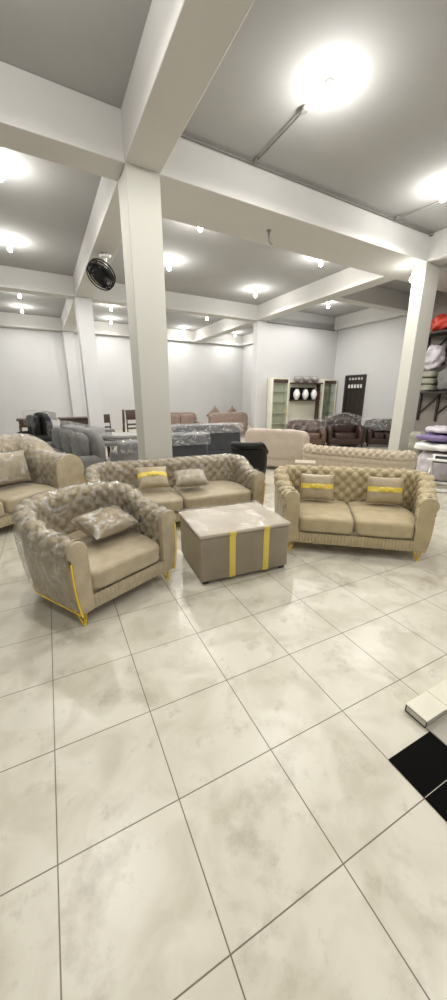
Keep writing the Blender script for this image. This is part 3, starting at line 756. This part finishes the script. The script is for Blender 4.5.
def stool(loc, rz, lab):
    t = thing('folding_stool', lab, 'stool', loc, rz, 'white folding frames')
    for y in (-.2, .2):
        for sx in (-1, 1):
            yy = y + sx * .02
            bm = B(); T = Matrix.Translation((0, yy, .31)) @ Matrix.Rotation(sx * .82, 4, 'Y'); box(bm, -.045, .045, -.016, .016, -.40, .40, .012, T)
            link('leg', bm, M_WHITE, t, 40)
    for x in (-.29, .29):
        bm = B(); box(bm, x - .035, x + .035, -.26, .26, .575, .615, .012); link('rail', bm, M_WHITE, t, 40)
    bm = B(); grid(bm, lambda u, v: Vector((-.27 + .54 * u, -.2 + .4 * v, .60 - .10 * math.sin(PI * u))), 12, 4); bmesh.ops.solidify(bm, geom=bm.faces[:], thickness=.008)
    link('seat', bm, M_CHAR, t, 50)
    bm = B(); tube(bm, [(.33 * math.cos(a), .29 * math.sin(a), .035) for a in [2 * PI * k / 24 for k in range(24)]], .033, 8, closed=True); link('base_ring', bm, M_WHITE, t, 60)
stool((7.36, 2.76, 0), .4, 'white folding stool with crossed legs beside the fabric pile at the right edge')
stool((7.6, 1.98, 0), 1.2, 'white folding stool cut by the right edge, nearer than the other white one')

# ------------------------------------------------------------------ fan under the beam
fp = LP(1.62, 8.35, HB)
fan = thing('ceiling_fan', 'black caged industrial fan hanging under the beam left of the near pillar', 'fan', fp)
bm = B(); lathe(bm, [(.10, -.05), (.12, -.02), (.12, 0)], 16); tube(bm, [(0, 0, -.03), (0, 0, -.22), (-.05, -.06, -.34)], .03, 8); link('bracket', bm, M_WHITE, fan, 50)
FM = Matrix.Translation((-.14, -.16, -.42)) @ Vector((-.55, -.45, -.75)).to_track_quat('Z', 'Y').to_matrix().to_4x4()
bm = B(); R_ = .28
for rr_, dz in ((R_, 0), (R_ * .97, .07), (R_ * .97, -.07)):
    tube(bm, [FM @ Vector((rr_ * math.cos(a), rr_ * math.sin(a), dz)) for a in [2 * PI * k / 32 for k in range(32)]], .014, 6, closed=True)
for rr_ in (.08, .15, .22):
    tube(bm, [FM @ Vector((rr_ * math.cos(a), rr_ * math.sin(a), .10 - .09 * (rr_ / R_) ** 2)) for a in [2 * PI * k / 24 for k in range(24)]], .007, 5, closed=True)
for k in range(36):
    a = 2 * PI * k / 36
    for sg in (1, -1): tube(bm, [FM @ Vector((r_ * math.cos(a), r_ * math.sin(a), sg * (.10 - .09 * (r_ / R_) ** 2))) for r_ in (.04, .12, .21, .28)], .006, 4)
link('cage', bm, M_BLACK, fan, 50)
bm = B()
lathe(bm, [(.02, -.16), (.08, -.14), (.09, -.08), (.06, .07), (.03, .09)], 16, FM); link('motor', bm, M_BLACK, fan, 50)
for k in range(3):
    bm = B(); a0 = 2 * PI * k / 3
    V = grid(bm, lambda u, v: FM @ Vector(((.07 + .18 * u) * math.cos(a0 + (v - .5) * 1.5), (.07 + .18 * u) * math.sin(a0 + (v - .5) * 1.5), .05 * (v - .5))), 8, 6)
    bmesh.ops.solidify(bm, geom=bm.faces[:], thickness=.006)
    link('blade', bm, M_RACK, fan, 50)

# ------------------------------------------------------------------ ceiling lamps
LAMPS = [((.53, 6.05), 'ceiling bulb in the second bay at the left edge, just past the near left beam'),
 ((.43, 9.04), 'ceiling bulb in the second bay at the left edge, left of the black fan'),
 ((.38, 13.33), 'nearer of two ceiling bulbs in the far left bay at the left edge'),
 ((.32, 15.74), 'farther of two ceiling bulbs in the far left bay at the left edge'),
 ((3.96, 2.83), 'ceiling bulb at the conduit end in the nearest bay, top of the photo'),
 ((7.02, 3.42), 'ceiling bulb in the nearest bay at the right edge of the photo'),
 ((3.84, 6.21), 'bright ceiling bulb just past the wide beam, right of the near pillar'),
 ((3.98, 8.60), 'ceiling bulb half hidden by the right side of the near pillar'),
 ((7.26, 6.60), 'ceiling bulb just past the wide beam, midway along it'),
 ((7.29, 9.72), 'ceiling bulb in the middle of the second bay, above the wall unit side'),
 ((8.43, 4.86), 'bulb hanging from the wide beam right beside the top of the right pillar'),
 ((3.38, 13.83), 'nearer of two ceiling bulbs between rear pillar and near pillar'),
 ((3.78, 16.37), 'farther of two ceiling bulbs between rear pillar and near pillar'),
 ((7.48, 16.9), 'small ceiling bulb near the back wall, right of the near pillar'),
 ((7.31, 13.65), 'small ceiling bulb past the second cross beam, right of the near pillar'),
 ((10.5, 17.0), 'small ceiling bulb in the far right corner near the back wall'),
 ((10.46, 9.75), 'ceiling bulb in the right bay in front of the partition wall'),
 ((.6, 2.4), 'added ceiling bulb of the nearest bay, unseen above the camera'), ((.6, -1.2), 'added ceiling bulb of the nearest bay, unseen above the camera'), ((4.0, -1.0), 'added ceiling bulb of the nearest bay, unseen above the camera'), ((7.2, -.6), 'added ceiling bulb of the nearest bay, unseen above the camera')]  # last four: unseen bulbs added to light the nearest bay
LAMP_W = 155
for k, ((x, y), lab) in enumerate(LAMPS):
    low = bool(lab) and 'hanging' in lab
    mz, dp = (HB, .11) if low else (HS, 0)
    if lab:
        t = thing('ceiling_lamp', lab, 'lamp', (x, y, mz), 0, 'bare ceiling bulbs')
        bm = B(); lathe(bm, [(.05, 0), (.05, -.025), (.028, -.035), (.026, -.13 - dp)], 14); link('lamp_holder', bm, M_WHITE, t, 50)
        bm = B(); lathe(bm, [(.024, -.13 - dp), (.04, -.15 - dp), (.05, -.18 - dp), (.046, -.21 - dp), (.026, -.235 - dp), (.005, -.24 - dp)], 14); link('bulb', bm, M_BULB, t, 60)
    f = .62 if y > 15 else .8 if y > 13 else .14 if low else 1
    for kind, wt in (('SPOT', .8), ('POINT', .16)):
        ld = bpy.data.lights.new('bulb_light', kind); ld.energy = LAMP_W * f * wt; ld.color = (1, .98, .94); ld.shadow_soft_size = .07
        if kind == 'SPOT': ld.spot_size = math.radians(179); ld.spot_blend = .3
        lo = bpy.data.objects.new('bulb_light', ld); COL.objects.link(lo); lo.location = (x, y, mz - .33 - dp)

# conduits
def conduit(pts, lab, r=.014):
    bm = B(); tube(bm, pts, r, 6)
    for p_ in (pts[0], pts[-1]):
        lathe(bm, [(.04, -.02), (.04, .02)], 10, Matrix.Translation(p_))
    return tag(link('conduit', bm, M_METAL, None, 50), lab, 'pipe')
z_ = HS - .045
conduit([LP(1.88, 5.155, z_), LP(7.86, 5.155, z_)], 'grey conduit running along the top of the wide near beam')
conduit([LP(3.28, 5.09, z_), LP(3.28, 4.05, z_)], 'grey conduit branch towards the nearest ceiling bulb', .012)
conduit([LP(6.6, 5.10, z_), LP(6.75, 4.3, z_), LP(7.0, 3.9, z_)], 'grey conduit branch towards the bulb at the right edge', .012)
conduit([LP(8.42, 11.96, 4.5), LP(12.1, 11.96, 4.5)], 'thin conduit along the top of the partition wall', .02)
bm = B(); tube(bm, [LP(4.0, 5.75, HB), LP(4.0, 5.75, HB - .16), LP(4.08, 5.75, HB - .2)], .02, 8); lathe(bm, [(.04, -.012), (.04, .0)], 10, Matrix.Translation(LP(4.0, 5.75, HB)))
tag(link('hanging_pipe', bm, M_METAL, None, 50), 'short dark pipe stub hanging from the underside of the wide beam', 'pipe')

# ------------------------------------------------------------------ world, camera, view
w = bpy.data.worlds.new('daylight'); SC.world = w; w.use_nodes = True
w.node_tree.nodes['Background'].inputs[0].default_value = (.95, .97, 1, 1)
w.node_tree.nodes['Background'].inputs[1].default_value = .55
cam = bpy.data.cameras.new('camera'); co = bpy.data.objects.new('camera', cam); COL.objects.link(co); SC.camera = co
cam.sensor_fit = 'VERTICAL'; cam.sensor_height = 36; cam.lens = 337.6 / 1000 * 36; cam.clip_start = .05
co.location = (CX, CY, 1.7559)
co.rotation_euler = (PI / 2 - .30217, 0, -.46648)
SC.view_settings.view_transform = 'Standard'; SC.view_settings.look = 'None'
SC.view_settings.gamma = 1; SC.view_settings.use_curve_mapping = False
SC.view_settings.exposure = 0.16
SC.cycles.use_denoising = True
SC.cycles.max_bounces = 8; SC.cycles.transparent_max_bounces = 12; SC.cycles.sample_clamp_indirect = 8
